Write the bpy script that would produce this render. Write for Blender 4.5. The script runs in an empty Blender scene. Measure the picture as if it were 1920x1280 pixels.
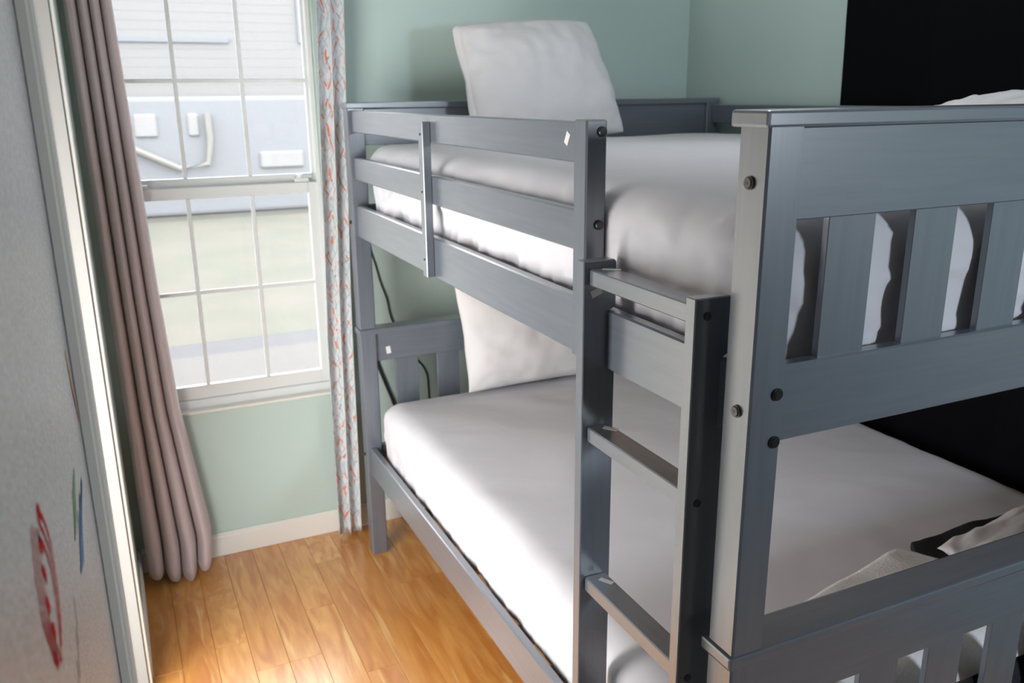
import bpy, bmesh, math, random
from mathutils import Vector, Matrix, noise
random.seed(7)
SC = bpy.context.scene
COL = SC.collection

# ------------------------------------------------------------------ camera
F_PX = 1611.3
YAW, PITCH, ROLL = 0.4322, -0.2805, -0.0097
CAM = Vector((-0.7141, -0.8165, 1.6278))
d = Vector((math.sin(YAW) * math.cos(PITCH), math.cos(YAW) * math.cos(PITCH), math.sin(PITCH)))
r = Vector((math.cos(YAW), -math.sin(YAW), 0)); u = r.cross(d)
r2 = r * math.cos(ROLL) + u * math.sin(ROLL); u2 = u * math.cos(ROLL) - r * math.sin(ROLL)
cd = bpy.data.cameras.new('camera'); cam = bpy.data.objects.new('camera', cd); COL.objects.link(cam)
cam.matrix_world = Matrix(((r2.x, u2.x, -d.x, CAM.x), (r2.y, u2.y, -d.y, CAM.y), (r2.z, u2.z, -d.z, CAM.z), (0, 0, 0, 1)))
cd.sensor_width = 36; cd.lens = F_PX / 1920 * 36; cd.clip_start = 0.01
cd.dof.use_dof = True; cd.dof.focus_distance = 1.35; cd.dof.aperture_fstop = 7.0
SC.camera = cam

# ------------------------------------------------------------------ world, sun, lights, exposure
SC.view_settings.view_transform = 'Standard'; SC.view_settings.look = 'None'
SC.view_settings.gamma = 1; SC.view_settings.use_curve_mapping = False
SC.view_settings.exposure = 0.0
wd = bpy.data.worlds.new('sky'); SC.world = wd; wd.use_nodes = True
wd.node_tree.nodes['Background'].inputs[0].default_value = (0.96, 0.98, 1.0, 1)
wd.node_tree.nodes['Background'].inputs[1].default_value = 8.3

def sun(el, az, strength):
    l = bpy.data.lights.new('sun', 'SUN'); l.energy = strength; l.angle = 0.009; l.color = (1, 0.95, 0.86)
    o = bpy.data.objects.new('sun', l); COL.objects.link(o)
    v = Vector((math.sin(az) * math.cos(el), math.cos(az) * math.cos(el), math.sin(el)))   # towards the sun
    o.rotation_euler = v.to_track_quat('Z', 'Y').to_euler(); o.location = v * 30
sun(math.radians(71), math.radians(4), 6.0)

def area(name, loc, target, sx, sy, watts, color, spread=math.pi):
    l = bpy.data.lights.new(name, 'AREA'); l.shape = 'RECTANGLE'; l.size = sx; l.size_y = sy
    l.energy = watts; l.color = color; l.spread = spread
    o = bpy.data.objects.new(name, l); COL.objects.link(o); o.location = loc
    o.rotation_euler = (Vector(loc) - Vector(target)).to_track_quat('Z', 'Y').to_euler()
# unseen fill lights added: in the side room, behind the camera, under the ceiling
area('side_fill_light', (-1.24, 0.62, 0.80), (0.0, 1.70, 0.66), 1.1, 1.3, 58, (1.0, 0.96, 0.93))
area('front_fill_light', (1.0, -1.75, 1.72), (0.8, 0.4, 0.95), 0.3, 0.3, 13, (0.80, 0.90, 1.0), 2.2)
area('overhead_fill_light', (0.75, 0.85, 2.42), (0.75, 0.85, 0), 0.45, 0.45, 4.5, (0.90, 0.95, 1.0))

# ------------------------------------------------------------------ materials
def mat(name, color, rough=0.5, spec=0.5, coat=0.0, coat_rough=0.1):
    m = bpy.data.materials.new(name); m.use_nodes = True
    b = m.node_tree.nodes['Principled BSDF']
    b.inputs['Base Color'].default_value = (*color, 1); b.inputs['Roughness'].default_value = rough
    b.inputs['Specular IOR Level'].default_value = spec
    b.inputs['Coat IOR'].default_value = 1.7 if coat == 1.0 else 1.5; b.inputs['Coat Weight'].default_value = coat; b.inputs['Coat Roughness'].default_value = coat_rough
    return m, m.node_tree, b
def N(t, kind, **kw):
    n = t.nodes.new(kind)
    for k, v in kw.items():
        if k in n.inputs: n.inputs[k].default_value = v
        else: setattr(n, k, v)
    return n
def noise_color(t, b, ca, cb, scale, vec_scale=(1, 1, 1), detail=4, lo=0.35, hi=0.65, dist=0.0, rand=0.0):
    tc = N(t, 'ShaderNodeTexCoord'); mp = N(t, 'ShaderNodeMapping'); mp.inputs['Scale'].default_value = vec_scale
    t.links.new(tc.outputs['Object'], mp.inputs['Vector'])
    if rand:
        oi = N(t, 'ShaderNodeObjectInfo'); mu = N(t, 'ShaderNodeMath', operation='MULTIPLY'); mu.inputs[1].default_value = rand
        t.links.new(oi.outputs['Random'], mu.inputs[0]); t.links.new(mu.outputs[0], mp.inputs['Location'])
    nz = N(t, 'ShaderNodeTexNoise'); nz.inputs['Scale'].default_value = scale; nz.inputs['Detail'].default_value = detail
    nz.inputs['Distortion'].default_value = dist
    t.links.new(mp.outputs[0], nz.inputs['Vector'])
    cr = N(t, 'ShaderNodeValToRGB'); cr.color_ramp.elements[0].position = lo; cr.color_ramp.elements[1].position = hi
    cr.color_ramp.elements[0].color = (*ca, 1); cr.color_ramp.elements[1].color = (*cb, 1)
    t.links.new(nz.outputs[0], cr.inputs[0]); t.links.new(cr.outputs[0], b.inputs['Base Color'])
    return nz, cr, mp
def bump(t, b, scale, strength, dist=0.002, vec_scale=(1, 1, 1), detail=3):
    tc = N(t, 'ShaderNodeTexCoord'); mp = N(t, 'ShaderNodeMapping'); mp.inputs['Scale'].default_value = vec_scale
    nz = N(t, 'ShaderNodeTexNoise'); nz.inputs['Scale'].default_value = scale; nz.inputs['Detail'].default_value = detail
    bp = N(t, 'ShaderNodeBump'); bp.inputs['Strength'].default_value = strength; bp.inputs['Distance'].default_value = dist
    t.links.new(tc.outputs['Object'], mp.inputs['Vector']); t.links.new(mp.outputs[0], nz.inputs['Vector'])
    t.links.new(nz.outputs[0], bp.inputs['Height']); t.links.new(bp.outputs[0], b.inputs['Normal'])

def crease(t, b, scale, strength, dist, vs):
    tc = N(t, 'ShaderNodeTexCoord'); mp = N(t, 'ShaderNodeMapping'); mp.inputs['Scale'].default_value = vs; mp.inputs['Rotation'].default_value = (0.3, 0.2, 0.7)
    nz = N(t, 'ShaderNodeTexNoise', noise_type='RIDGED_MULTIFRACTAL'); nz.inputs['Scale'].default_value = scale; nz.inputs['Detail'].default_value = 1.6; nz.inputs['Distortion'].default_value = 0.8
    n2 = N(t, 'ShaderNodeTexNoise'); n2.inputs['Scale'].default_value = 14; n2.inputs['Detail'].default_value = 4
    ad = N(t, 'ShaderNodeMath', operation='MULTIPLY_ADD'); ad.inputs[1].default_value = 0.10
    bp = N(t, 'ShaderNodeBump'); bp.inputs['Strength'].default_value = strength; bp.inputs['Distance'].default_value = dist
    t.links.new(tc.outputs['Object'], mp.inputs['Vector']); t.links.new(mp.outputs[0], nz.inputs['Vector']); t.links.new(mp.outputs[0], n2.inputs['Vector'])
    t.links.new(n2.outputs[0], ad.inputs[0]); t.links.new(nz.outputs[0], ad.inputs[2]); t.links.new(ad.outputs[0], bp.inputs['Height']); t.links.new(bp.outputs[0], b.inputs['Normal'])
SLATE = {}
for ax, vs in (('x', (0.06, 1, 1)), ('y', (1, 0.06, 1)), ('z', (1, 1, 0.06))):
    m, t, b = mat('slate_paint_' + ax, (0.12, 0.135, 0.155), 0.34, 0.7, 1.0, 0.26)
    noise_color(t, b, (0.098, 0.118, 0.150), (0.122, 0.142, 0.174), 90, vs, 4, 0.3, 0.7)
    bump(t, b, 140, 0.12, 0.0006, vs)
    SLATE[ax] = m
M = {}
def wallmat(name, c):
    m, t, b = mat(name, c, 0.55, 0.4); bump(t, b, 120, 0.35, 0.0012, detail=2); return m
M['teal'] = wallmat('teal_wall_paint', (0.48, 0.60, 0.565))
m, t, b = mat('foreground_wall_paint', (0.27, 0.28, 0.29), 0.40, 1.0, 0.35, 0.30)
noise_color(t, b, (0.36, 0.367, 0.385), (0.54, 0.547, 0.565), 240, detail=2, lo=0.38, hi=0.62); bump(t, b, 240, 1.0, 0.0040, detail=2)
M['forewall'] = m
M['white_trim'] = mat('white_trim_paint', (0.76, 0.75, 0.71), 0.4)[0]
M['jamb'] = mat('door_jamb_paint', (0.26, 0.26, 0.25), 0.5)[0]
M['vinyl'] = mat('white_vinyl', (0.72, 0.75, 0.75), 0.35)[0]
M['ceiling'] = mat('ceiling_paint', (0.75, 0.75, 0.72), 0.8)[0]
m, t, b = mat('floor_underlay', (0.16, 0.075, 0.03), 0.7); M['underlay'] = m
m, t, b = mat('oak_laminate', (0.5, 0.25, 0.08), 0.30, 0.8, 0.9, 0.20)
nz, cr, mp = noise_color(t, b, (0.54, 0.205, 0.038), (0.72, 0.36, 0.098), 7, (3.2, 0.35, 1), 5, 0.34, 0.66, 1.4, 37.0)
oi = N(t, 'ShaderNodeObjectInfo'); r3 = N(t, 'ShaderNodeValToRGB')
els = r3.color_ramp.elements; els[0].position = 0.0; els[0].color = (0.90, 0.85, 0.78, 1); els[1].position = 1.0; els[1].color = (1.05, 1.12, 1.22, 1)
e = els.new(0.6); e.color = (1.0, 1.0, 1.0, 1)
mx = N(t, 'ShaderNodeMix', data_type='RGBA', blend_type='MULTIPLY'); mx.inputs[0].default_value = 1
t.links.new(oi.outputs['Random'], r3.inputs[0]); t.links.new(cr.outputs[0], mx.inputs[6]); t.links.new(r3.outputs[0], mx.inputs[7])
w = N(t, 'ShaderNodeTexNoise'); w.inputs['Scale'].default_value = 16; w.inputs['Detail'].default_value = 2
mp2 = N(t, 'ShaderNodeMapping'); mp2.inputs['Scale'].default_value = (2.4, 0.12, 1)
tc = N(t, 'ShaderNodeTexCoord'); t.links.new(tc.outputs['Object'], mp2.inputs['Vector'])
mu = N(t, 'ShaderNodeMath', operation='MULTIPLY'); mu.inputs[1].default_value = 11.0
t.links.new(oi.outputs['Random'], mu.inputs[0]); t.links.new(mu.outputs[0], mp2.inputs['Location']); t.links.new(mp2.outputs[0], w.inputs['Vector'])
r4 = N(t, 'ShaderNodeValToRGB'); r4.color_ramp.elements[0].position = 0.62; r4.color_ramp.elements[1].position = 0.74
r4.color_ramp.elements[1].color = (0.7, 0.7, 0.7, 1)
mx2 = N(t, 'ShaderNodeMix', data_type='RGBA'); mx2.inputs[7].default_value = (0.78, 0.52, 0.22, 1)
t.links.new(w.outputs[0], r4.inputs[0]); t.links.new(r4.outputs[0], mx2.inputs[0]); t.links.new(mx.outputs[2], mx2.inputs[6])
t.links.new(mx2.outputs[2], b.inputs['Base Color'])
M['plank'] = m
m, t, b = mat('white_sheet', (0.61, 0.605, 0.645), 0.75, 0.3)
b.inputs['Sheen Weight'].default_value = 0.15
crease(t, b, 2.3, 0.42, 0.040, (1.0, 0.7, 1.4)); M['sheet'] = m
m, t, b = mat('white_pillowcase', (0.66, 0.655, 0.67), 0.8, 0.3); crease(t, b, 4.0, 0.5, 0.030, (1.2, 1.0, 0.6)); M['pillow'] = m
m, t, b = mat('white_terry', (0.80, 0.79, 0.80), 0.95, 0.1); bump(t, b, 160, 0.6, 0.004, detail=3); M['terry'] = m
m, t, b = mat('charcoal_fleece', (0.03, 0.03, 0.036), 0.95, 0.1); bump(t, b, 170, 0.9, 0.006, detail=3); M['fleece'] = m
m, t, b = mat('grey_curtain_cloth', (0.60, 0.505, 0.515), 0.9, 0.15); b.inputs['Sheen Weight'].default_value = 0.3
bump(t, b, 700, 0.15, 0.0005); M['curtain'] = m
m, t, b = mat('black_curtain_cloth', (0.004, 0.004, 0.0055), 0.9, 0.06); bump(t, b, 600, 0.1, 0.0005); M['blackout'] = m
M['black_metal'] = mat('black_metal', (0.012, 0.012, 0.014), 0.3, 0.6)[0]
M['bolt'] = mat('bronze_bolt', (0.10, 0.085, 0.08), 0.35, 0.6)[0]
M['steel'] = mat('steel', (0.45, 0.45, 0.45), 0.3)[0]
M['rod'] = mat('brushed_rod', (0.3, 0.29, 0.28), 0.35)[0]
M['cord'] = mat('black_cord', (0.014, 0.014, 0.016), 0.5)[0]
M['sticker'] = mat('white_sticker', (0.72, 0.70, 0.70), 0.5)[0]
M['pine'] = mat('bare_pine', (0.55, 0.40, 0.22), 0.6)[0]
M['red'] = mat('red_crayon', (0.62, 0.025, 0.03), 0.95, 0.05)[0]
M['blue'] = mat('blue_crayon', (0.16, 0.27, 0.45), 0.95, 0.05)[0]
M['green'] = mat('green_crayon', (0.22, 0.36, 0.2), 0.95, 0.05)[0]
M['dark'] = mat('dark_crayon', (0.06, 0.055, 0.08), 0.95, 0.05)[0]
M['orange'] = mat('orange_crayon', (0.65, 0.2, 0.08), 0.95, 0.05)[0]
# clear window glass: mostly see-through, a Fresnel reflection and a faint pale veil mixed in for haze
m = bpy.data.materials.new('window_glass'); m.use_nodes = True; t = m.node_tree; t.nodes.clear()
out = N(t, 'ShaderNodeOutputMaterial'); tr = N(t, 'ShaderNodeBsdfTransparent'); gl = N(t, 'ShaderNodeBsdfGlossy'); gl.inputs['Roughness'].default_value = 0.02
df = N(t, 'ShaderNodeBsdfDiffuse'); df.inputs['Color'].default_value = (0.8, 0.82, 0.85, 1)
fr = N(t, 'ShaderNodeFresnel'); fr.inputs['IOR'].default_value = 1.3
m1 = N(t, 'ShaderNodeMixShader'); m2 = N(t, 'ShaderNodeMixShader'); m2.inputs[0].default_value = 0.05
t.links.new(fr.outputs[0], m1.inputs[0]); t.links.new(tr.outputs[0], m1.inputs[1]); t.links.new(gl.outputs[0], m1.inputs[2])
t.links.new(m1.outputs[0], m2.inputs[1]); t.links.new(df.outputs[0], m2.inputs[2]); t.links.new(m2.outputs[0], out.inputs[0])
M['glass'] = m
# printed curtain: pale ground, blue-grey leaf strokes and orange strokes in tall ogee lines
m, t, b = mat('printed_curtain_cloth', (0.7, 0.72, 0.73), 0.9, 0.15)
uv = N(t, 'ShaderNodeUVMap'); uv.uv_map = 'UVMap'
sp = N(t, 'ShaderNodeSeparateXYZ'); t.links.new(uv.outputs[0], sp.inputs[0])
def MA(op, a, bb=None, c=None):
    n = N(t, 'ShaderNodeMath', operation=op)
    for i, v in enumerate((a, bb, c)):
        if v is None: continue
        if hasattr(v, 'links') or hasattr(v, 'is_linked'): t.links.new(v, n.inputs[i])
        else: n.inputs[i].default_value = v
    return n.outputs[0]
U, V = sp.outputs[0], sp.outputs[1]      # metres of cloth
def noise_uv(scale, vs, seed):
    mp = N(t, 'ShaderNodeMapping'); mp.inputs['Scale'].default_value = vs; mp.inputs['Location'].default_value = (seed, seed * 1.7, 0)
    nz = N(t, 'ShaderNodeTexNoise'); nz.inputs['Scale'].default_value = scale; nz.inputs['Detail'].default_value = 2
    t.links.new(uv.outputs[0], mp.inputs['Vector']); t.links.new(mp.outputs[0], nz.inputs['Vector']); return nz.outputs[0]
def stroke(freq_u, amp, freq_v, ph, seed, width, lo, jit):
    s = MA('SINE', MA('ADD', MA('MULTIPLY', V, freq_v), ph))
    x = MA('ADD', MA('MULTIPLY', U, freq_u), MA('MULTIPLY', s, amp))
    x = MA('ADD', x, MA('MULTIPLY', noise_uv(9, (1, 1, 1), seed), jit))
    f = MA('ABSOLUTE', MA('SUBTRACT', MA('FRACT', x), 0.5))
    line = MA('LESS_THAN', f, width)
    mask = MA('GREATER_THAN', noise_uv(1.0, (28, 20, 1), seed + 3), lo)
    return MA('MULTIPLY', line, mask)
g1 = MA('MAXIMUM', stroke(34, 1.1, 26, 0.0, 1.0, 0.13, 0.46, 0.8), stroke(27, -1.0, 26, 0.6, 5.0, 0.10, 0.47, 0.8))
o1 = MA('MAXIMUM', stroke(16, 0.55, 26, 0.0, 9.0, 0.075, 0.535, 0.5), stroke(16, -0.55, 26, 0.2, 14.0, 0.065, 0.55, 0.5))
k1 = stroke(21, 0.9, 26, 1.0, 21.0, 0.06, 0.60, 0.8)
ca = N(t, 'ShaderNodeMix', data_type='RGBA'); ca.inputs[6].default_value = (0.68, 0.71, 0.74, 1); ca.inputs[7].default_value = (0.47, 0.56, 0.59, 1)
cb = N(t, 'ShaderNodeMix', data_type='RGBA'); cb.inputs[7].default_value = (0.25, 0.27, 0.32, 1)
cc = N(t, 'ShaderNodeMix', data_type='RGBA'); cc.inputs[7].default_value = (0.72, 0.22, 0.10, 1)
t.links.new(g1, ca.inputs[0]); t.links.new(ca.outputs[2], cb.inputs[6]); t.links.new(k1, cb.inputs[0])
t.links.new(cb.outputs[2], cc.inputs[6]); t.links.new(o1, cc.inputs[0]); t.links.new(cc.outputs[2], b.inputs['Base Color'])
M['print'] = m
# outdoors
m, t, b = mat('lawn', (0.2, 0.22, 0.15), 0.95, 0.1); noise_color(t, b, (0.074, 0.078, 0.066), (0.087, 0.084, 0.074), 1.6, detail=6); M['lawn'] = m
M['concrete'] = mat('pale_concrete', (0.084, 0.082, 0.081), 0.9, 0.1)[0]
M['asphalt'] = mat('kerb_asphalt', (0.069, 0.069, 0.075), 0.9, 0.1)[0]
M['siding'] = mat('pale_siding', (0.180, 0.180, 0.180), 0.8, 0.1)[0]
M['shutter'] = mat('pale_blue_shutter', (0.141, 0.150, 0.168), 0.7)[0]
M['roofing'] = mat('grey_roofing', (0.35, 0.35, 0.37), 0.8)[0]
M['trailer_blue'] = mat('faded_blue_grey_paint', (0.158, 0.165, 0.178), 0.6, 0.2)[0]
M['cream'] = mat('cream_paint', (0.180, 0.177, 0.162), 0.6, 0.2)[0]
M['tyre'] = mat('tyre_rubber', (0.120, 0.123, 0.132), 0.8)[0]
M['wpanel'] = mat('white_panel', (0.186, 0.186, 0.186), 0.6)[0]

# ------------------------------------------------------------------ helpers
WP = {}
def bx(bm, x0, x1, y0, y1, z0, z1, bev=0.0025, seg=1):
    vs = [bm.verts.new((x, y, z)) for x in (x0, x1) for y in (y0, y1) for z in (z0, z1)]
    fs = [bm.faces.new([vs[i] for i in f]) for f in ((0, 1, 3, 2), (4, 6, 7, 5), (0, 4, 5, 1), (2, 3, 7, 6), (0, 2, 6, 4), (1, 5, 7, 3))]
    if bev:
        es = list({e for f in fs for e in f.edges})
        bmesh.ops.bevel(bm, geom=es, offset=bev, segments=seg, profile=0.6, affect='EDGES')
    return bm
def box(*a, **k): return bx(bmesh.new(), *a, **k)
def obj(name, bm, m, parent=None, smooth=False, kind=None, label=None, group=None, cat=None, origin=None):
    me = bpy.data.meshes.new(name)
    bmesh.ops.recalc_face_normals(bm, faces=bm.faces)
    vs = [v.co for v in bm.verts]
    lo = Vector([min(v[i] for v in vs) for i in range(3)]); hi = Vector([max(v[i] for v in vs) for i in range(3)])
    c = Vector(origin) if origin else ((lo + hi) / 2 if parent else Vector(((lo.x + hi.x) / 2, (lo.y + hi.y) / 2, lo.z)))
    bmesh.ops.translate(bm, verts=bm.verts, vec=-c)
    bm.to_mesh(me); bm.free()
    if smooth:
        for p in me.polygons: p.use_smooth = True
    me.materials.append(m)
    o = bpy.data.objects.new(name, me); COL.objects.link(o); WP[o] = c
    if parent is not None: o.parent = parent; o.location = c - WP[parent]
    else: o.location = c
    if kind: o['kind'] = kind
    if label: o['label'] = label
    if group: o['group'] = group
    if cat: o['category'] = cat
    return o
def inst(name, src, pos, parent, scale=None):
    o = src.copy(); o.name = name; COL.objects.link(o); WP[o] = Vector(pos); o.parent = parent
    o.location = Vector(pos) - WP[parent]
    if scale: o.scale = scale
    return o
def thing(name, label, cat, loc, group=None, kind=None):
    o = bpy.data.objects.new(name, None); COL.objects.link(o); o.location = loc; WP[o] = Vector(loc); o.empty_display_size = 0.1
    if label: o['label'] = label
    if cat: o['category'] = cat
    if group: o['group'] = group
    if kind: o['kind'] = kind
    return o
def struct(name, bm, m, label=None, smooth=False):
    return obj(name, bm, m, None, smooth, 'structure', label)
def cyl(bm, c, axis, rad, length, seg=16, rad2=None):
    rad2 = rad if rad2 is None else rad2
    ax = {'x': (1, 2, 0), 'y': (2, 0, 1), 'z': (0, 1, 2)}[axis]
    rings = []
    for s, rr in ((-0.5, rad), (0.5, rad2)):
        ring = []
        for i in range(seg):
            a = 2 * math.pi * i / seg; p = [0, 0, 0]
            p[ax[0]] = c[ax[0]] + rr * math.cos(a); p[ax[1]] = c[ax[1]] + rr * math.sin(a); p[ax[2]] = c[ax[2]] + s * length
            ring.append(bm.verts.new(p))
        rings.append(ring)
    for i in range(seg): bm.faces.new((rings[0][i], rings[0][(i + 1) % seg], rings[1][(i + 1) % seg], rings[1][i]))
    bm.faces.new(rings[0]); bm.faces.new(rings[1]); return bm
def tube(bm, pts, rad, seg=8):
    pts = [Vector(p) for p in pts]; prev = None
    for i, p in enumerate(pts):
        tg = (pts[min(i + 1, len(pts) - 1)] - pts[max(i - 1, 0)]).normalized()
        a = tg.orthogonal().normalized() if abs(tg.x) > 0.9 else (Vector((1, 0, 0)) - tg * tg.x).normalized()
        bb = tg.cross(a)
        ring = [bm.verts.new(p + a * rad * math.cos(2 * math.pi * k / seg) + bb * rad * math.sin(2 * math.pi * k / seg)) for k in range(seg)]
        if prev:
            for k in range(seg): bm.faces.new((prev[k], prev[(k + 1) % seg], ring[(k + 1) % seg], ring[k]))
        else: bm.faces.new(ring)
        prev = ring
    bm.faces.new(prev); return bm
def smoothpath(pts, n=6):
    P = [Vector(p) for p in pts]; P = [P[0] * 2 - P[1]] + P + [P[-1] * 2 - P[-2]]; out = []
    for i in range(1, len(P) - 2):
        for k in range(n):
            s = k / n; a, b_, c, e_ = P[i - 1], P[i], P[i + 1], P[i + 2]
            out.append(0.5 * ((2 * b_) + (c - a) * s + (2 * a - 5 * b_ + 4 * c - e_) * s * s + (3 * b_ - a - 3 * c + e_) * s ** 3))
    out.append(P[-2]); return out
def fbm(x, y, z=0.0): return noise.noise(Vector((x, y, z))) + 0.5 * noise.noise(Vector((2.1 * x + 5, 2.1 * y, 2.1 * z))) + 0.25 * noise.noise(Vector((4.3 * x, 4.3 * y + 9, 4.3 * z)))

# ------------------------------------------------------------------ room shell
XL, XR, YW, YB, ZC = -0.787, 1.484, 2.217, -2.62, 2.45
WX0, WX1, WZ0, WZ1 = -0.715, -0.035, 0.565, 2.005          # window opening
DY0, DY1, DZ = 0.43, 1.50, 2.0                             # doorway in the left wall, widened to let the side fill through
fl = struct('floor', box(XL - 0.12, XR + 0.12, YB - 0.1, YW + 0.14, -0.06, -0.009, bev=0), M['underlay'])
pw = 0.0978; base = obj('plank', box(-pw / 2 + 0.0004, pw / 2 - 0.0004, -0.5, 0.5, -0.009, 0, bev=0.0006), M['plank'], fl, origin=(0, 0, 0))
known = {0: [1.94], 1: [1.945, 1.63], 2: [1.47, 0.85], 3: [1.47], 4: [1.72], 5: [1.325, 2.0], 6: [2.076, 1.1], 7: [0.9], 8: [1.75], 9: [1.317], 2.5: []}
first = True
for i in range(-1, 23):
    x = -0.695 + pw * (i + 0.5)
    ends = sorted(known.get(i, []))
    y0 = ends[0] if ends else 1.2 + 0.6 * random.random()
    while y0 > YB:
        y0 -= 0.55 + 0.5 * random.random(); ends.append(y0)
    y0 = max(ends)
    while y0 < YW:
        y0 += 0.6 + 0.4 * random.random(); ends.append(y0)
    ends.sort()
    for a, c in zip(ends, ends[1:]):
        a, c = max(a, YB), min(c, YW)
        if c - a < 0.02: continue
        if x < XL - 0.05 or x > XR: continue
        if first:
            o = base; o.location = Vector((x, (a + c) / 2, 0)) - WP[fl]; WP[o] = Vector((x, (a + c) / 2, 0)); o.scale = (1, c - a - 0.0008, 1); first = False
        else: inst('plank', base, (x, (a + c) / 2, 0), fl, (1, c - a - 0.0008, 1))
struct('ceiling', box(XL - 0.12, XR + 0.12, YB - 0.1, YW + 0.14, ZC, ZC + 0.08, bev=0), M['ceiling'])
bm = bmesh.new(); th = 0.12
bx(bm, XL - th, WX0, YW, YW + th, 0, ZC, bev=0); bx(bm, WX1, XR + th, YW, YW + th, 0, ZC, bev=0)
bx(bm, WX0, WX1, YW, YW + th, 0, WZ0, bev=0); bx(bm, WX0, WX1, YW, YW + th, WZ1, ZC, bev=0)
struct('wall_back', bm, M['teal'], 'pale teal wall with the window in it, at the head of the bunk bed')
struct('wall_right', box(XR, XR + th, YB, YW, 0, ZC, bev=0), M['teal'], 'pale teal wall along the far side of the bunk bed')
bm = bmesh.new(); bx(bm, XL - th, XL, DY1, YW, 0, ZC, bev=0)
struct('wall_left', bm, M['teal'], 'pale teal strip of left wall between the doorway and the grey curtain')
bm = bmesh.new(); bx(bm, XL - th, XL, YB, DY0, 0, ZC, bev=0); bx(bm, XL - th, XL, DY0, DY1, DZ, ZC, bev=0)
wl = struct('wall_left_near', bm, M['forewall'], 'glossy grey-white textured wall close to the camera with crayon scribbles')
struct('wall_front', box(XL - th, XR + th, YB - th, YB, 0, ZC, bev=0), M['teal'])
bm = bmesh.new()                                            # the room beyond the doorway
bx(bm, XL - 1.3, XL - 1.22, -0.2, 1.8, 0, ZC, bev=0); bx(bm, XL - 1.3, XL - th, -0.28, -0.2, 0, ZC, bev=0); bx(bm, XL - 1.3, XL - th, 1.8, 1.88, 0, ZC, bev=0)
bx(bm, XL - 1.3, XL - th, -0.28, 1.88, -0.06, 0, bev=0); bx(bm, XL - 1.3, XL - th, -0.28, 1.88, ZC, ZC + 0.08, bev=0)
struct('wall_side_room', bm, M['ceiling'])
# baseboards
def baseboard(name, x0, x1, y0, y1, side):
    bm = bmesh.new(); bx(bm, x0, x1, y0, y1, 0, 0.078, bev=0.002)
    if side == 'y': bx(bm, x0, x1, y0 + 0.004, y1, 0.074, 0.09, bev=0.003)
    else: bx(bm, x0, x1 - 0.004, y0, y1, 0.074, 0.09, bev=0.003)
    struct(name, bm, M['white_trim'])
baseboard('baseboard_back', XL + 0.012, XR, YW - 0.013, YW, 'y')
baseboard('baseboard_left', XL, XL + 0.012, DY1 + 0.07, YW - 0.013, 'x')
baseboard('baseboard_left_near', XL, XL + 0.012, YB, DY0 - 0.07, 'x')
# doorway casing with stepped profile and jamb
bm = bmesh.new(); jt = 0.004
for y0, y1, s in ((DY0 - 0.07, DY0, 1), (DY1, DY1 + 0.07, -1)):
    lo, hi = (y0, y1)
    bx(bm, XL, XL + (0.014 if s > 0 else 0.009), lo, hi, 0, DZ + 0.07, bev=0.002)
    if s > 0: bx(bm, XL, XL + 0.020, lo + 0.012, hi - 0.02, 0, DZ + 0.06, bev=0.003)
bx(bm, XL, XL + 0.022, DY0, DY1, DZ, DZ + 0.07, bev=0.003)
struct('trim_1', bm, M['white_trim'], 'white stepped door casing seen edge-on at the end of the scribbled wall')
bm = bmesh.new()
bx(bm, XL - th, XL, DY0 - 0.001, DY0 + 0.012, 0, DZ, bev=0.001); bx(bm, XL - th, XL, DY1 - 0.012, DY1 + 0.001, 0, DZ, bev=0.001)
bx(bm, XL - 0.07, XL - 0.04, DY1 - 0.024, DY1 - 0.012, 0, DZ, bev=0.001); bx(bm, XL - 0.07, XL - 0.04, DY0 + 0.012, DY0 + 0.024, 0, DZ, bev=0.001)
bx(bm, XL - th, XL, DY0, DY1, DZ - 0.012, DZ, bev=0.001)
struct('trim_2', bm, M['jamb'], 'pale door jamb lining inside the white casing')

# crayon marks on the near left wall
def ribbon(name, pts, width, m, label=None):
    pts = smoothpath([(XL + 0.0006, y, z) for y, z in pts], 5); bm = bmesh.new(); prev = None
    for i, p in enumerate(pts):
        tg = (pts[min(i + 1, len(pts) - 1)] - pts[max(i - 1, 0)]).normalized(); nn = Vector((0, -tg.z, tg.y))
        wv = width * (0.55 + 0.45 * abs(math.sin(i * 1.3)))
        a, c = bm.verts.new(p + nn * wv / 2), bm.verts.new(p - nn * wv / 2)
        if prev: bm.faces.new((prev[0], prev[1], c, a))
        prev = (a, c)
    obj(name, bm, m, wl, label=label)
outer = [(-.184, 1.357), (-.181, 1.349), (-.170, 1.339), (-.162, 1.329), (-.154, 1.315), (-.152, 1.300), (-.155, 1.284), (-.164, 1.267), (-.181, 1.252)]
inner = [(-.233, 1.364), (-.247, 1.350), (-.255, 1.339), (-.258, 1.325), (-.260, 1.308), (-.245, 1.280), (-.236, 1.260)]
for k in range(3): ribbon('crayon_mark', [(y - 0.012 * k, z - 0.004 * k) for y, z in outer], 0.0046, M['red'], 'red crayon loop' if k == 0 else None)
for k in range(3): ribbon('crayon_mark', [(y + 0.014 * k, z - 0.008 * k) for y, z in inner], 0.0046, M['red'])
for (y, z) in ((-.188, 1.352), (-.205, 1.336), (-.212, 1.318), (-.222, 1.300), (-.216, 1.276), (-.230, 1.262)):
    ribbon('crayon_mark', [(y - 0.006, z + 0.006), (y, z), (y + 0.003, z - 0.008)], 0.010, M['red'])
for k in range(5): ribbon('crayon_mark', [(.24 + .03 * (k % 2) - .03 * k, 1.195 + .004 * k), (.16 - .02 * k, 1.188), (.09 - .012 * k, 1.166 + .003 * k)], 0.007, M['blue'], 'blue crayon streak' if k == 0 else None)
for k in range(4): ribbon('crayon_mark', [(.16 - .02 * k, 1.245), (.11 - .015 * k, 1.225), (.085 - .015 * k, 1.215)], 0.006, M['green'], 'green crayon streak' if k == 0 else None)
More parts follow.
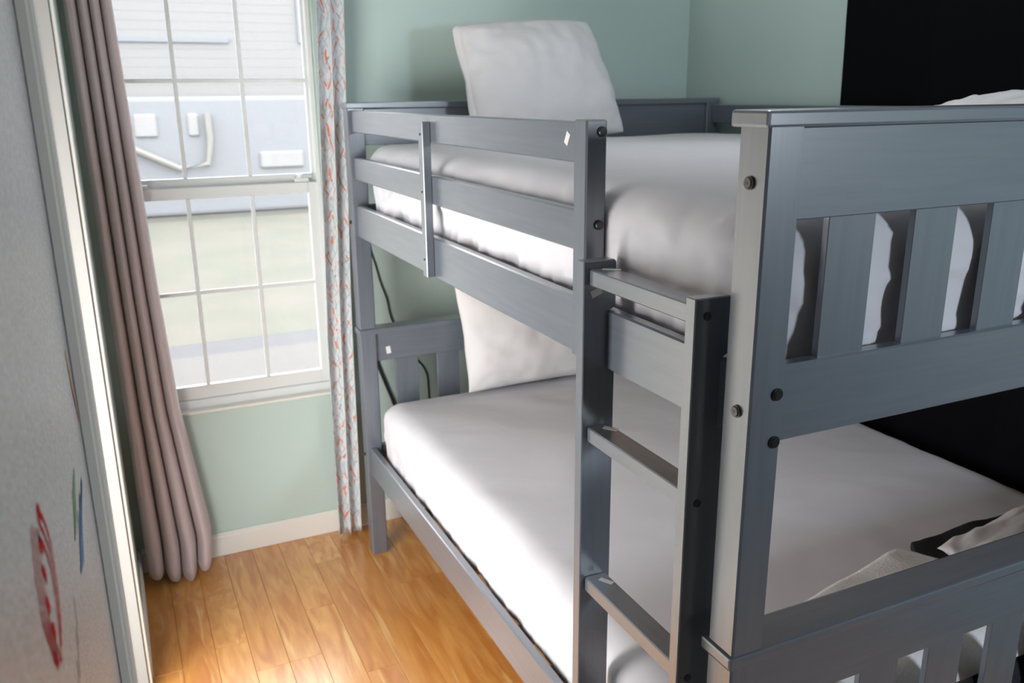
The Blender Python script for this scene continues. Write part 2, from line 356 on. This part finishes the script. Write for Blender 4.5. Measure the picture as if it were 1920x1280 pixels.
for k in range(3): ribbon('crayon_mark', [(-.06 - .03 * k, 1.212 - .012 * k), (-.065 - .03 * k, 1.195 - .012 * k), (-.085 - .03 * k, 1.180 - .012 * k)], 0.003, M['dark'], 'dark crayon flick' if k == 0 else None)
for k in range(2): ribbon('crayon_mark', [(.30 + .02 * k, 1.34 - .03 * k), (.31 + .02 * k, 1.30 - .03 * k), (.33 + .02 * k, 1.26 - .03 * k)], 0.008, M['orange'], 'orange crayon mark by the casing' if k == 0 else None)

# ------------------------------------------------------------------ window
win = thing('window_1', 'white double-hung window with twelve grille panes over a sunlit sill', None, (-0.375, YW + 0.06, WZ0), kind='structure')
def wpart(name, bm, m=None, parent=None, label=None): return obj(name, bm, m or M['vinyl'], parent or win, label=label)
bm = bmesh.new(); fy0, fy1 = YW + 0.028, YW + 0.105
bx(bm, WX0, WX0 + 0.022, fy0, fy1, WZ0, WZ1); bx(bm, WX1 - 0.016, WX1, fy0, fy1, WZ0, WZ1); bx(bm, WX0, WX1, fy0, fy1, WZ1 - 0.025, WZ1); bx(bm, WX0, WX1, fy0, fy1, WZ0, WZ0 + 0.035)
wpart('frame', bm)
wpart('sill', box(WX0 - 0.0, WX1 + 0.0, YW - 0.010, YW + 0.034, WZ0 - 0.004, WZ0 + 0.006, bev=0.002), M['white_trim'])
gx = [-0.690, -0.479, -0.269, -0.058]
def sash(y, z0, z1, bot, top, side, zm, label):
    x0, x1 = gx[0], gx[3]
    bm = bmesh.new(); yt = 0.024
    bx(bm, x0 - side, x0, y, y + yt, z0, z1); bx(bm, x1, x1 + side, y, y + yt, z0, z1)
    bx(bm, x0, x1, y, y + yt, z0, z0 + bot); bx(bm, x0, x1, y, y + yt, z1 - top, z1)
    s = wpart('sash', bm, label=label)
    for gxx in gx[1:3]: obj('muntin', box(gxx - 0.0065, gxx + 0.0065, y + 0.005, y + 0.017, z0 + bot, z1 - top, bev=0.002), M['vinyl'], s)
    obj('muntin', box(x0, x1, y + 0.006, y + 0.016, zm - 0.0065, zm + 0.0065, bev=0.002), M['vinyl'], s)
    for i in range(3):
        for (a, c) in ((z0 + bot, zm), (zm, z1 - top)):
            obj('pane', box(gx[i], gx[i + 1], y + 0.0095, y + 0.0125, a, c, bev=0), M['glass'], s)
    return s
us = sash(YW + 0.066, 1.325, 1.985, 0.040, 0.03, 0.014, 1.678, 'upper sash')
gx2 = gx; gx = [-0.690, -0.482, -0.273, -0.080]
ls = sash(YW + 0.036, 0.600, 1.338, 0.048, 0.038, 0.014, 0.980, 'lower sash')
bx_ = bmesh.new(); bx(bx_, -0.0795, -0.046, YW + 0.0345, YW + 0.0615, 0.6005, 1.3375)
obj('stile', bx_, M['vinyl'], ls)
bm = bmesh.new(); bx(bm, -0.125, -0.075, YW + 0.040, YW + 0.064, 1.338, 1.352, bev=0.004, seg=2); cyl(bm, (-0.105, YW + 0.052, 1.358), 'z', 0.012, 0.012, 14)
bx(bm, -0.112, -0.062, YW + 0.044, YW + 0.054, 1.352, 1.360, bev=0.003)
obj('sash_lock', bm, M['vinyl'], ls)
bm = bmesh.new(); bx(bm, -0.65, -0.60, YW + 0.040, YW + 0.064, 1.338, 1.352, bev=0.004, seg=2); cyl(bm, (-0.63, YW + 0.052, 1.358), 'z', 0.012, 0.012, 14)
obj('sash_lock', bm, M['vinyl'], ls)

# ------------------------------------------------------------------ bunk bed
W, L, P = 1.458, 2.02, 0.055
H1, H2, CT = 0.8577, 1.5858, 0.0208
bed = thing('bunk_bed', 'slate-grey painted wooden full-over-full bunk bed with slatted ends and guard rails', 'bed', (W / 2, L / 2, 0))
def part(name, bm, ax, parent=None, label=None, m=None): return obj(name, bm, m or SLATE[ax], parent or bed, label=label)
posts = {}
for (ix, x0) in ((0, 0), (1, W - P)):
    for (iy, y0) in ((0, 0), (1, L - P)):
        posts[ix, iy, 0] = part('post', box(x0, x0 + P, y0, y0 + P, 0, H1 - CT + 0.005, bev=0.003), 'z')
        posts[ix, iy, 1] = part('post', box(x0, x0 + P, y0, y0 + P, H1, H2 + 0.004, bev=0.003), 'z')
def bolt(parent, c, axis, sgn, rad=0.0085):
    bm = bmesh.new(); c = list(c); i = 'xyz'.index(axis)
    c[i] += sgn * 0.0015; cyl(bm, c, axis, rad, 0.003, 20)
    c[i] += sgn * 0.0022; cyl(bm, c, axis, rad * 0.92 if sgn > 0 else rad * 0.75, 0.003, 20, rad * 0.75 if sgn > 0 else rad * 0.92)
    bo = obj('bolt', bm, M['bolt'] if axis == 'x' and rad > 0.007 else M['black_metal'], parent)
    if axis == 'x' and rad > 0.007:
        c[i] += sgn * 0.0012; bm = bmesh.new(); cyl(bm, c, axis, rad * 0.32, 0.001, 6); obj('hex_socket', bm, M['black_metal'], bo)
def sticker(parent, c, axis, w, h, ang=0.0):
    i = 'xyz'.index(axis); a, bq = [k for k in range(3) if k != i]; vs = []
    bm = bmesh.new()
    for lev in (0, 0.0006):
        ring = []
        for sx, sy in ((-1, -1), (1, -1), (1, 1), (-1, 1)):
            p = list(c); uu, vv = sx * w / 2, sy * h / 2
            p[a] += uu * math.cos(ang) - vv * math.sin(ang); p[bq] += uu * math.sin(ang) + vv * math.cos(ang)
            p[i] += lev * (1 if axis == 'z' else -1); ring.append(bm.verts.new(p))
        vs.append(ring)
    bm.faces.new(vs[0]); bm.faces.new(vs[1])
    for k in range(4): bm.faces.new((vs[0][k], vs[0][(k + 1) % 4], vs[1][(k + 1) % 4], vs[1][k]))
    obj('sticker', bm, M['sticker'], parent, label='small white sticker')
ends = {}
for iy in (0, 1):
    for lv, zt in ((0, H1), (1, H2 + CT)):
        if iy == 0: y0, y1, ya, yb, sa, sb = -0.0006, 0.068, 0.012, 0.034, 0.020, 0.031
        else: y0, y1, ya, yb, sa, sb = L - P, L + 0.006, L - P + 0.012, L - P + 0.034, L - P + 0.020, L - P + 0.031
        part('cap_board', box(-0.004, W + 0.004, y0, y1, zt - CT, zt, bev=0.004, seg=2), 'x')
        zp = zt - CT; ztop = zp - (0.114 if lv else 0.100)
        ends[iy, lv] = part('end_panel', box(P, W - P, ya, yb, ztop, zp, bev=0.0015), 'x', label='broad top panel of the bed end')
        zr1 = 1.281 if lv else 0.425; zr0 = 1.173 if lv else 0.318
        lr = part('end_rail', box(P, W - P, ya, yb, zr0, zr1, bev=0.0025), 'x')
        for k in range(8):
            xs = 0.126 + 0.156 * k
            part('slat', box(xs, xs + 0.083, sa, sb, zr1 - 0.002, ztop + 0.002, bev=0.001), 'z')
RX0, RX1 = 0.012, 0.034
for side in (0, 1):
    xa, xb = (RX0, RX1) if side == 0 else (W - RX1, W - RX0)
    for lv, z0, z1 in ((0, 0.318, 0.422), (1, 1.178, 1.281)):
        sr = part('side_rail', box(xa, xb, P, L - P, z0, z1, bev=0.003), 'y')
        xc = (xb, xb + 0.02) if side == 0 else (xa - 0.02, xa)
        part('ledger', box(xc[0], xc[1], P + 0.02, L - P - 0.02, z0 + 0.004, z0 + 0.024, bev=0.001), 'y', m=M['pine'])
    ya = 0.478 if side == 0 else P
    for z0, z1 in ((1.364, 1.435), (1.514, 1.582)):
        gr = part('guard_rail', box(xa, xb, ya, L - P, z0, z1, bev=0.003), 'y')
        if side == 0 and z0 > 1.5: sticker(gr, (RX0, 0.522, 1.553), 'x', 0.013, 0.022, 0.5)
for lv, zb in ((0, 0.342), (1, 1.202)):
    for k in range(11):
        y = 0.10 + k * 0.175
        part('bed_slat', box(RX1 + 0.002, W - RX1 - 0.002, y, y + 0.07, zb, zb + 0.016, bev=0.001), 'x', m=M['pine'])
bm = bmesh.new(); bx(bm, 0.0, 0.040, 0.435, 0.478, 1.283, 1.586, bev=0.003); bx(bm, 0.0, 0.0119, 0.435, 0.478, 1.180, 1.288, bev=0.002)
gp = part('guard_post', bm, 'z')
bolt(gp, (0.029, 0.435, 1.567), 'y', -1); bolt(gp, (0.026, 0.435, 1.414), 'y', -1)
sb = part('rail_brace', box(-0.010, 0.0119, 1.220, 1.250, 1.180, 1.565, bev=0.002), 'z', label='short upright brace screwed across the guard rails')
for z in (1.535, 1.395, 1.225):
    bm = bmesh.new(); cyl(bm, (-0.0105, 1.236, z), 'x', 0.003, 0.002, 10); obj('screw', bm, M['black_metal'], sb)
bolt(posts[0, 0, 1], (0, 0.029, 1.520), 'x', -1); bolt(posts[0, 0, 1], (0, 0.025, 1.223), 'x', -1)
bolt(posts[0, 0, 1], (0.046 - 0.004, 0, 1.248), 'y', -1); bolt(posts[0, 0, 1], (0.043, 0, 1.181), 'y', -1)
bolt(posts[0, 1, 1], (0, L - 0.02, 1.223), 'x', -1, 0.006); bolt(posts[0, 1, 0], (0, L - 0.02, 0.39), 'x', -1, 0.006)
bolt(posts[0, 0, 0], (0.043, 0, 0.39), 'y', -1)
sticker(ends[1, 0], (0.099, L - P + 0.012, 0.773), 'y', 0.016, 0.026, 0.15)
sticker(ends[1, 1], (0.90, L - P + 0.012, 1.535), 'y', 0.02, 0.03, 0.05)

# ------------------------------------------------------------------ ladder hooked on the upper side rail
lad = thing('bunk_ladder', 'slate-grey wooden bunk ladder with flat rungs hooked over the upper side rail', 'ladder', (-0.005, 0.24, 0))
FX, BX = -0.034, 0.028
def upright(y0, y1):
    prof = [(FX, 0), (FX, 1.366), (BX - 0.004, 1.366), (BX, 1.361), (BX, 1.285), (RX0 - 0.0005, 1.281), (RX0 - 0.0005, 1.178), (BX, 1.172), (BX, 0.460), (RX0 - 0.0005, 0.455), (RX0 - 0.0005, 0.0)]
    # the hook behind the rail is the part of the profile above the notch; keep it clear of the rail
    bm = bmesh.new(); A = [bm.verts.new((x, y0, z)) for x, z in prof]; B = [bm.verts.new((x, y1, z)) for x, z in prof]
    n = len(prof); bm.faces.new(A); bm.faces.new(B[::-1])
    for i in range(n): bm.faces.new((A[i], A[(i + 1) % n], B[(i + 1) % n], B[i]))
    bmesh.ops.bevel(bm, geom=list(bm.edges), offset=0.0016, segments=1, affect='EDGES')
    return bm
uL = obj('upright', upright(0.377, 0.401), SLATE['z'], lad); uR = obj('upright', upright(0.080, 0.102), SLATE['z'], lad)
rungs = []
for z in (1.353, 1.079, 0.789, 0.505, 0.220):
    rungs.append(obj('rung', box(-0.024, 0.0105 if z < 0.5 else 0.018, 0.1019, 0.3771, z - 0.027, z, bev=0.002), SLATE['y'], lad))
    bm = bmesh.new(); cyl(bm, (-0.014, 0.0795, z - 0.012), 'y', 0.006, 0.0012, 16); obj('bolt', bm, M['black_metal'], uR)
sticker(rungs[0], (0.006, 0.357, 1.353), 'z', 0.012, 0.030, 0.9); sticker(rungs[1], (0.008, 0.352, 1.079), 'z', 0.012, 0.026, 0.6); sticker(rungs[2], (0.004, 0.348, 0.789), 'z', 0.010, 0.026, 0.5)
sticker(uL, (-0.010, 0.377, 1.313), 'y', 0.020, 0.012, 0.35)

# ------------------------------------------------------------------ mattresses in white sheets
def dense(n, lo, hi, R):
    k = max(5, n // 6); a = [lo + R * 1.15 * i / k for i in range(k)]
    b_ = [hi - R * 1.15 * i / k for i in range(k)][::-1]
    mid = [a[-1] + (b_[0] - a[-1]) * i / (n + 1) for i in range(1, n + 1)]
    return a + mid + b_
def mattress(name, label, x0, x1, y0, y1, z0, z1, R, rz, crown, seed, tuck, wamp):
    hx, hy, hz = (x1 - x0) / 2, (y1 - y0) / 2, (z1 - z0) / 2; c = Vector(((x0 + x1) / 2, (y0 + y1) / 2, (z0 + z1) / 2))
    X, Y, Z = dense(46, -hx, hx, R), dense(170, -hy, hy, R), dense(16, -hz, hz, rz)
    bm = bmesh.new(); cache = {}
    def V(x, y, z):
        k = (round(x, 5), round(y, 5), round(z, 5))
        if k in cache: return cache[k]
        q = Vector((max(-hx + R, min(hx - R, x)), max(-hy + R, min(hy - R, y)), max(-hz + rz, min(hz - rz, z))))
        dd = Vector(((x - q.x) / R, (y - q.y) / R, (z - q.z) / rz)); ln = dd.length
        p = q + Vector((dd.x * R, dd.y * R, dd.z * rz)) / max(ln, 1e-6) if ln > 1 else Vector((x, y, z))
        if ln > 1: p = q + Vector((dd.x / ln * R, dd.y / ln * R, dd.z / ln * rz))
        n = dd / max(ln, 1e-6)
        p.z += max(0, p.z / hz) * crown * (1 - (p.x / hx) ** 2) * (1 - (p.y / hy) ** 2)
        horiz = math.hypot(n.x, n.y); low = max(0, (0.35 - p.z / hz)) / 1.35
        s = p.y * 1 if abs(n.x) > abs(n.y) else p.x
        wr = fbm(s * 17 + seed, p.z * 4, seed) * wamp * (0.22 + 1.6 * low) * horiz
        p += Vector((n.x, n.y, 0)) * (wr - tuck * low ** 1.5 * horiz)
        dg2 = 1 - abs(fbm(s * 3.5 + p.z * 8 + seed, p.z * 5 - s * 2.5, seed))
        if dg2 > 0.72: p += Vector((n.x, n.y, 0)) * (dg2 - 0.72) * wamp * 2.2
        p.z += 0.0035 * fbm(p.x * 3.1 + seed, p.y * 3.1, 0) * max(0, n.z)
        dg = abs(fbm(p.x * 2.2 + p.y * 4 + seed, p.y * 2.0 - p.x, 3.3))
        if n.z > 0.3: p.z += 0.0016 * max(0, 0.25 - dg) * 4
        cache[k] = bm.verts.new(p + c); return cache[k]
    def grid(A, B, f):
        for i in range(len(A) - 1):
            for j in range(len(B) - 1):
                q = [f(A[i], B[j]), f(A[i + 1], B[j]), f(A[i + 1], B[j + 1]), f(A[i], B[j + 1])]
                if len(set(q)) == 4:
                    try: bm.faces.new(q)
                    except ValueError: pass
    grid(X, Y, lambda a, b_: V(a, b_, hz)); grid(X, Y, lambda a, b_: V(a, b_, -hz))
    grid(X, Z, lambda a, b_: V(a, -hy, b_)); grid(X, Z, lambda a, b_: V(a, hy, b_))
    grid(Y, Z, lambda a, b_: V(-hx, a, b_)); grid(Y, Z, lambda a, b_: V(hx, a, b_))
    return obj(name, bm, M['sheet'], None, True, label=label, cat='mattress')
mattress('mattress', 'lower bunk mattress in a smooth white fitted sheet, under the pillow by the window', 0.042, W - 0.036, 0.062, 1.945, 0.3585, 0.603, 0.075, 0.06, 0.010, 3.0, 0.010, 0.006)
mattress('mattress', 'upper bunk mattress in a wrinkled white fitted sheet behind the guard rails', 0.042, W - 0.036, 0.046, 1.935, 1.2185, 1.478, 0.075, 0.06, 0.012, 11.0, 0.014, 0.011)

# ------------------------------------------------------------------ pillows
def cushion(name, label, corners, depth, lean, seed, wr=0.006, power=2.6, cat='pillow', m=None, pin=0.035, n=48):
    """corners: bottom-left, bottom-right, top-right, top-left in the cushion's own mid-plane (3-D points); depth = half thickness; lean = facing normal"""
    bl, brr, trr, tl = [Vector(c) for c in corners]; nrm = Vector(lean).normalized(); bm = bmesh.new(); sides = []
    for sg in (1, -1):
        g = []
        for i in range(n + 1):
            row = []
            for j in range(n + 1):
                a, b_ = -math.cos(math.pi * i / n), -math.cos(math.pi * j / n)
                # pull the outline in a little between corners
                uu = a * (1 - pin * (1 - b_ * b_)) * (1 + min(0, pin) * 1.2 * b_ ** 6); vv = b_ * (1 - pin * (1 - a * a)) * (1 + min(0, pin) * 1.2 * a ** 6)
                s, q = (uu + 1) / 2, (vv + 1) / 2
                p = bl * (1 - s) * (1 - q) + brr * s * (1 - q) + trr * s * q + tl * (1 - s) * q
                th_ = depth * (max(0, 1 - abs(a) ** power) * max(0, 1 - abs(b_) ** power)) ** 0.5
                edge = max(abs(a), abs(b_))
                w_ = wr * fbm(a * 3 + seed, b_ * 3, sg) * (0.35 + 0.65 * edge) * min(1, th_ / depth * 3)
                # creases running in from the left edge and corners
                cr_ = 0.5 * wr * math.sin(9 * b_ + 3 * fbm(a * 2 + seed, b_ * 2)) * max(0, (-a - 0.35)) * min(1, th_ / depth * 3)
                p = p + nrm * sg * (th_ + w_ + cr_)
                p += nrm * 0.004 * math.sin(7 * b_ + seed) * (edge ** 8)
                if i in (0, n) or j in (0, n):
                    row.append(g0[i][j] if sg == -1 else bm.verts.new(p))
                else: row.append(bm.verts.new(p))
            g.append(row)
        if sg == 1: g0 = g
        for i in range(n):
            for j in range(n):
                q4 = [g[i][j], g[i + 1][j], g[i + 1][j + 1], g[i][j + 1]]
                try: bm.faces.new(q4)
                except ValueError: pass
    return obj(name, bm, m or M['pillow'], None, True, label=label, cat=cat)
p1 = cushion('pillow', 'white pillow standing upright against the headboard of the upper bunk',
    ((0.392, 1.800, 1.494), (0.932, 1.800, 1.492), (0.846, 1.925, 1.866), (0.368, 1.925, 1.842)), 0.075, (0.0, -0.95, 0.3), 2.0, 0.012, pin=-0.022)
bm = bmesh.new()                                            # the open hem of the pillowcase on its left side
prev = None
for k in range(25):
    s = k / 24; p = Vector((0.392, 1.800, 1.487)).lerp(Vector((0.368, 1.925, 1.842)), s)
    wv = -0.012 - 0.010 * abs(math.sin(5 * s + 0.6)) if 0.04 < s < 0.98 else -0.006
    q = [bm.verts.new(p + Vector((0.03, -0.012, 0.0))), bm.verts.new(p + Vector((wv, -0.006 + 0.006 * math.sin(9 * s), 0))), bm.verts.new(p + Vector((wv, 0.006, 0))), bm.verts.new(p + Vector((0.03, 0.014, 0)))]
    if prev:
        for a in range(4): bm.faces.new((prev[a], prev[(a + 1) % 4], q[(a + 1) % 4], q[a]))
    else: bm.faces.new(q)
    prev = q
bm.faces.new(prev)
obj('pillowcase_hem', bm, M['pillow'], p1, True)
p2 = cushion('pillow', 'white pillow leaning on the headboard of the lower bunk, half hidden by the side rail',
    ((0.345, 1.845, 0.617), (0.955, 1.845, 0.617), (0.935, 1.885, 1.020), (0.312, 1.885, 1.015)), 0.078, (0.0, -0.97, 0.1), 7.0, 0.008)
cushion('pillow', 'white crumpled pillow at the foot of the upper bunk, only its top showing',
    ((0.93, 0.30, 1.562), (1.38, 0.26, 1.562), (1.39, 0.66, 1.566), (0.95, 0.62, 1.562)), 0.062, (0, 0, 1), 13.0, 0.012)

# ------------------------------------------------------------------ folded bedding at the foot of the lower bunk
ZM = 0.612
def sheet_obj(name, label, cat, m, xs, fy, zf, thick, seed, drop):
    """cloth laid across the mattress foot and hanging down its end: fy(x) = far edge, zf = height above the mattress, drop(x) = length hung"""
    bm = bmesh.new(); nx, ny = 50, 34; tops, bots = [], []
    for i in range(nx + 1):
        x = xs[0] + (xs[1] - xs[0]) * i / nx; A, B = [], []
        yf = fy(x); dr = drop(x); y_edge = 0.058
        for j in range(ny + 1):
            s = j / ny * ((yf - y_edge) + dr)
            if s < yf - y_edge:
                y, z = yf - s, ZM + zf
                rnd = max(0, 1 - (y - y_edge) / 0.06); z -= 0.045 * rnd ** 2
            else:
                y = y_edge - 0.010 * min(1, (s - (yf - y_edge)) / 0.03); z = ZM + zf - 0.045 - (s - (yf - y_edge))
            w_ = 0.004 * fbm(x * 9 + seed, y * 9, z * 6)
            A.append(bm.verts.new((x, y - (0.002 + thick * 0 if j < ny else 0), z + w_ + thick * (0.8 + 0.2 * math.sin(x * 30 + seed)) * (1 if s < yf - y_edge else 0.4))))
            B.append(bm.verts.new((x, y + (thick * 0.3 if s >= yf - y_edge else 0), z + w_ * 0.0 - 0.0)))
        tops.append(A); bots.append(B)
    for i in range(nx):
        for j in range(ny):
            bm.faces.new((tops[i][j], tops[i + 1][j], tops[i + 1][j + 1], tops[i][j + 1])); bm.faces.new((bots[i][j], bots[i][j + 1], bots[i + 1][j + 1], bots[i + 1][j]))
        for j in (0, ny): bm.faces.new((tops[i][j], bots[i][j], bots[i + 1][j], tops[i + 1][j]))
    for i in (0, nx):
        for j in range(ny): bm.faces.new((tops[i][j], tops[i][j + 1], bots[i][j + 1], bots[i][j]))
    return obj(name, bm, m, None, True, label=label, cat=cat)
sheet_obj('blanket', 'charcoal fleece blanket lying across the foot of the lower bunk under the white bedding', 'blanket', M['fleece'], (0.63, 1.392), lambda x: 0.30 + 0.112 * min(1, max(0, (x - 0.80) / 0.05)) + 0.02 * max(0, x - 0.85) + 0.004 * math.sin(14 * x), 0.004, 0.012, 1.0, lambda x: 0.045 + 0.02 * math.sin(9 * x))
sheet_obj('towel', 'white textured towel spread along the foot of the lower bunk, left of the folded duvet', 'towel', M['terry'], (0.17, 0.845), lambda x: 0.255 + 0.135 * max(0, (x - 0.17) / 0.6) ** 0.9 - (0.09 * max(0, (x - 0.80) / 0.05)), 0.018, 0.008, 5.0, lambda x: 0.0)
cushion('duvet', 'folded white duvet lying on the charcoal blanket at the foot of the lower bunk',
    ((0.800, 0.09, 0.670), (1.39, 0.09, 0.682), (1.395, 0.365, 0.690), (0.815, 0.310, 0.672)), 0.038, (0, -0.1, 1), 21.0, 0.014, 4.0, cat='duvet', m=M['pillow'])

# ------------------------------------------------------------------ curtains
def curtain(name, label, m, fx, zrange, nf, amp, ycen, hem, seed, axis='y', nu=150, nz=60, thick=0.0015, extra=None, pleat=False):
    """fx(z) -> (left, right) extent along the wall; folds run down; hem(u) shifts the bottom"""
    bm = bmesh.new(); uvl = bm.loops.layers.uv.new('UVMap'); G = {}
    Zs = [zrange[0] + (zrange[1] - zrange[0]) * k / nz for k in range(nz + 1)]
    for sd in (0, 1):
        for k, z in enumerate(Zs):
            a, b_ = fx(z); f = (z - zrange[0]) / (zrange[1] - zrange[0])
            for i in range(nu + 1):
                s = i / nu; ph = 2 * math.pi * nf * s + 0.5 * fbm(s * 3 + seed, z * 0.7) + seed
                A = amp(z)
                cc_ = math.cos(ph); sh = math.copysign(abs(cc_) ** 0.7, cc_)
                if pleat: sh = 1 - 2 * abs(math.sin(ph / 2)) ** 0.75
                x = a + (b_ - a) * s + (-0.10 if pleat else 0.14) * (b_ - a) / nf * math.sin(ph)
                y = ycen(z, s) + A * sh * (1 + 0.25 * fbm(s * 5 + seed, z * 1.1, 4.0)) + (thick if sd else -thick)
                zz = z + (1 - f) ** 6 * hem(s, sh)
                G[sd, k, i] = bm.verts.new((x, y, zz) if axis == 'y' else (y, x, zz))
    width = extra or 0.5
    def face(keys):
        fc = bm.faces.new([G[k] for k in keys])
        for lp, k in zip(fc.loops, keys): lp[uvl].uv = (k[2] / nu * width, Zs[k[1]])
    for k in range(nz):
        for i in range(nu):
            face([(0, k, i), (0, k, i + 1), (0, k + 1, i + 1), (0, k + 1, i)]); face([(1, k, i), (1, k + 1, i), (1, k + 1, i + 1), (1, k, i + 1)])
        for i in (0, nu): face([(0, k, i), (0, k + 1, i), (1, k + 1, i), (1, k, i)])
    for i in range(nu):
        for k in (0, nz): face([(0, k, i), (1, k, i), (1, k, i + 1), (0, k, i + 1)])
    return obj(name, bm, m, None, True, label=label, cat='curtain')
def lerpt(tab, z):
    for (z0, a), (z1, b_) in zip(tab, tab[1:]):
        if z <= z1: return a + (b_ - a) * max(0, (z - z0)) / (z1 - z0)
    return tab[-1][1]
LT = [(0.03, -0.755), (0.6, -0.757), (1.2, -0.762), (2.1, -0.768)]
RT = [(0.03, -0.545), (0.14, -0.535), (0.62, -0.592), (1.02, -0.612), (1.36, -0.622), (1.9, -0.640), (2.1, -0.648)]
curtain('grey_curtain', 'mauve-grey plain curtain gathered at the left of the window', M['curtain'], lambda z: (lerpt(LT, z), lerpt(RT, z)), (0.03, 2.09), 3.9, lambda z: 0.028 + 0.026 * (1 - z / 2.1),
        lambda z, s: 2.140 - 0.016 * (1 - z / 2.1), lambda s, sh: 0.012 * sh + 0.018 * math.sin(7 * s + 1), 0.4, pleat=True)
LT2 = [(0.01, -0.092), (0.8, -0.086), (1.3, -0.066), (2.1, -0.038)]
RT2 = [(0.01, 0.006), (0.8, 0.020), (1.3, 0.034), (2.1, 0.062)]
curtain('printed_curtain', 'pale curtain printed with orange and grey-blue leaf strokes, gathered at the right of the window', M['print'], lambda z: (lerpt(LT2, z), lerpt(RT2, z)), (0.014, 2.09), 2.3, lambda z: 0.022,
        lambda z, s: 2.132, lambda s, sh: -0.008 * sh + 0.006, 2.6, nu=90, extra=0.34)
curtain('black_curtain', 'black floor-length curtain against the right wall beside the bunk bed', M['blackout'], lambda z: (-0.28, 1.395), (0.02, 2.3), 5, lambda z: 0.0055,
        lambda z, s: 1.4735, lambda s, sh: 0.0, 4.0, axis='x', nu=220, nz=20, thick=0.001)
rod = thing('curtain_rod', 'brushed metal curtain rod over the window', 'rod', (-0.36, 2.13, 2.1))
bm = bmesh.new(); cyl(bm, (-0.345, 2.128, 2.10), 'x', 0.008, 0.86, 14); obj('pole', bm, M['rod'], rod, True)
for x in (-0.76, 0.07):
    bm = bmesh.new(); cyl(bm, (x, 2.170, 2.10), 'y', 0.006, 0.094, 10); cyl(bm, (x, 2.214, 2.10), 'y', 0.02, 0.006, 16); obj('bracket', bm, M['rod'], rod)

# ------------------------------------------------------------------ cables on the wall behind the headboard
bm = tube(bmesh.new(), smoothpath([(0.10, 2.2125, 1.42), (0.105, 2.211, 1.25), (0.117, 2.212, 1.101), (0.135, 2.2125, 1.03), (0.150, 2.212, 0.964), (0.17, 2.211, 0.90), (0.189, 2.212, 0.811), (0.25, 2.212, 0.70), (0.281, 2.2125, 0.645), (0.310, 2.211, 0.60), (0.321, 2.212, 0.515), (0.325, 2.212, 0.10)]), 0.0028)
obj('power_cable', bm, M['cord'], None, True, label='thin dark cable hanging down the wall behind the headboard', cat='cable')
bm = tube(bmesh.new(), smoothpath([(0.118, 2.209, 0.70), (0.123, 2.209, 0.649), (0.148, 2.209, 0.57), (0.175, 2.209, 0.49), (0.20, 2.209, 0.38), (0.20, 2.200, 0.10)]), 0.0055)
obj('thick_cable', bm, M['cord'], None, True, label='thick black cord slanting behind the lower headboard slats', cat='cable')

# ------------------------------------------------------------------ outdoors
GZ = -0.35
def ground(name, y0, y1, z0, z1, m): struct(name, box(-40, 40, y0, y1, z0, z1, bev=0), m)
ground('sidewalk', YW + th + 0.02, 6.15, GZ - 0.2, GZ, M['concrete']); ground('kerb', 6.15, 6.55, GZ - 0.2, GZ - 0.003, M['asphalt'])
ground('lawn', 6.55, 80, GZ - 0.2, GZ - 0.002, M['lawn'])
struct('eaves', box(-6, 6, YW + th, YW + th + 0.556, 2.62, 2.72, bev=0.004), M['white_trim'], 'roof overhang above the window outside')
hs = thing('house', 'pale sided house across the lawn beyond the parked trailer', 'house', (3, 27, GZ))
obj('wall', box(-12, 16, 24, 30, GZ, 5.6, bev=0.01), M['siding'], hs)
obj('roof', box(-12.4, 16.4, 23.6, 30.4, 5.6, 6.0, bev=0.02), M['roofing'], hs)
obj('trim_board', box(-0.6, 2.6, 23.93, 24, 2.98, 3.10, bev=0.005), M['shutter'], hs)
obj('shutter', box(4.42, 4.86, 23.93, 24, 3.0, 4.9, bev=0.005), M['shutter'], hs)
for k in range(26): obj('siding_board', box(-11.9, 15.9, 23.994, 24.0, GZ + 0.02 + k * 0.225, GZ + 0.02 + k * 0.225 + 0.218, bev=0.002), M['siding'], hs)
tl = thing('trailer', 'blue-grey parked trailer with cream tow frame on the lawn outside the window', 'trailer', (1.1, 15.6, GZ))
obj('body', box(-1.6, 3.3, 15.1, 16.9, -0.34, 1.62, bev=0.06, seg=2), M['trailer_blue'], tl)
for x in (-0.22, 0.62): obj('window', box(x, x + (0.36 if x < 0 else 0.18), 15.05, 15.12, 0.98, 1.36, bev=0.03), M['wpanel'], tl)
bm = bmesh.new()
tube(bm, [(-0.6, 15.0, 1.0), (-0.18, 15.0, 0.76), (0.42, 15.0, 0.46), (0.88, 15.0, 0.52), (0.95, 15.0, 0.90), (0.94, 15.0, 1.36)], 0.055, 8)
obj('tow_frame', bm, M['cream'], tl)
obj('bumper_panel', box(1.76, 2.52, 15.04, 15.12, 0.40, 0.69, bev=0.03), M['wpanel'], tl)
for x in (-0.7, 2.9):
    bm = bmesh.new(); cyl(bm, (x, 15.25, GZ + 0.34), 'y', 0.34, 0.24, 24); obj('wheel', bm, M['tyre'], tl)
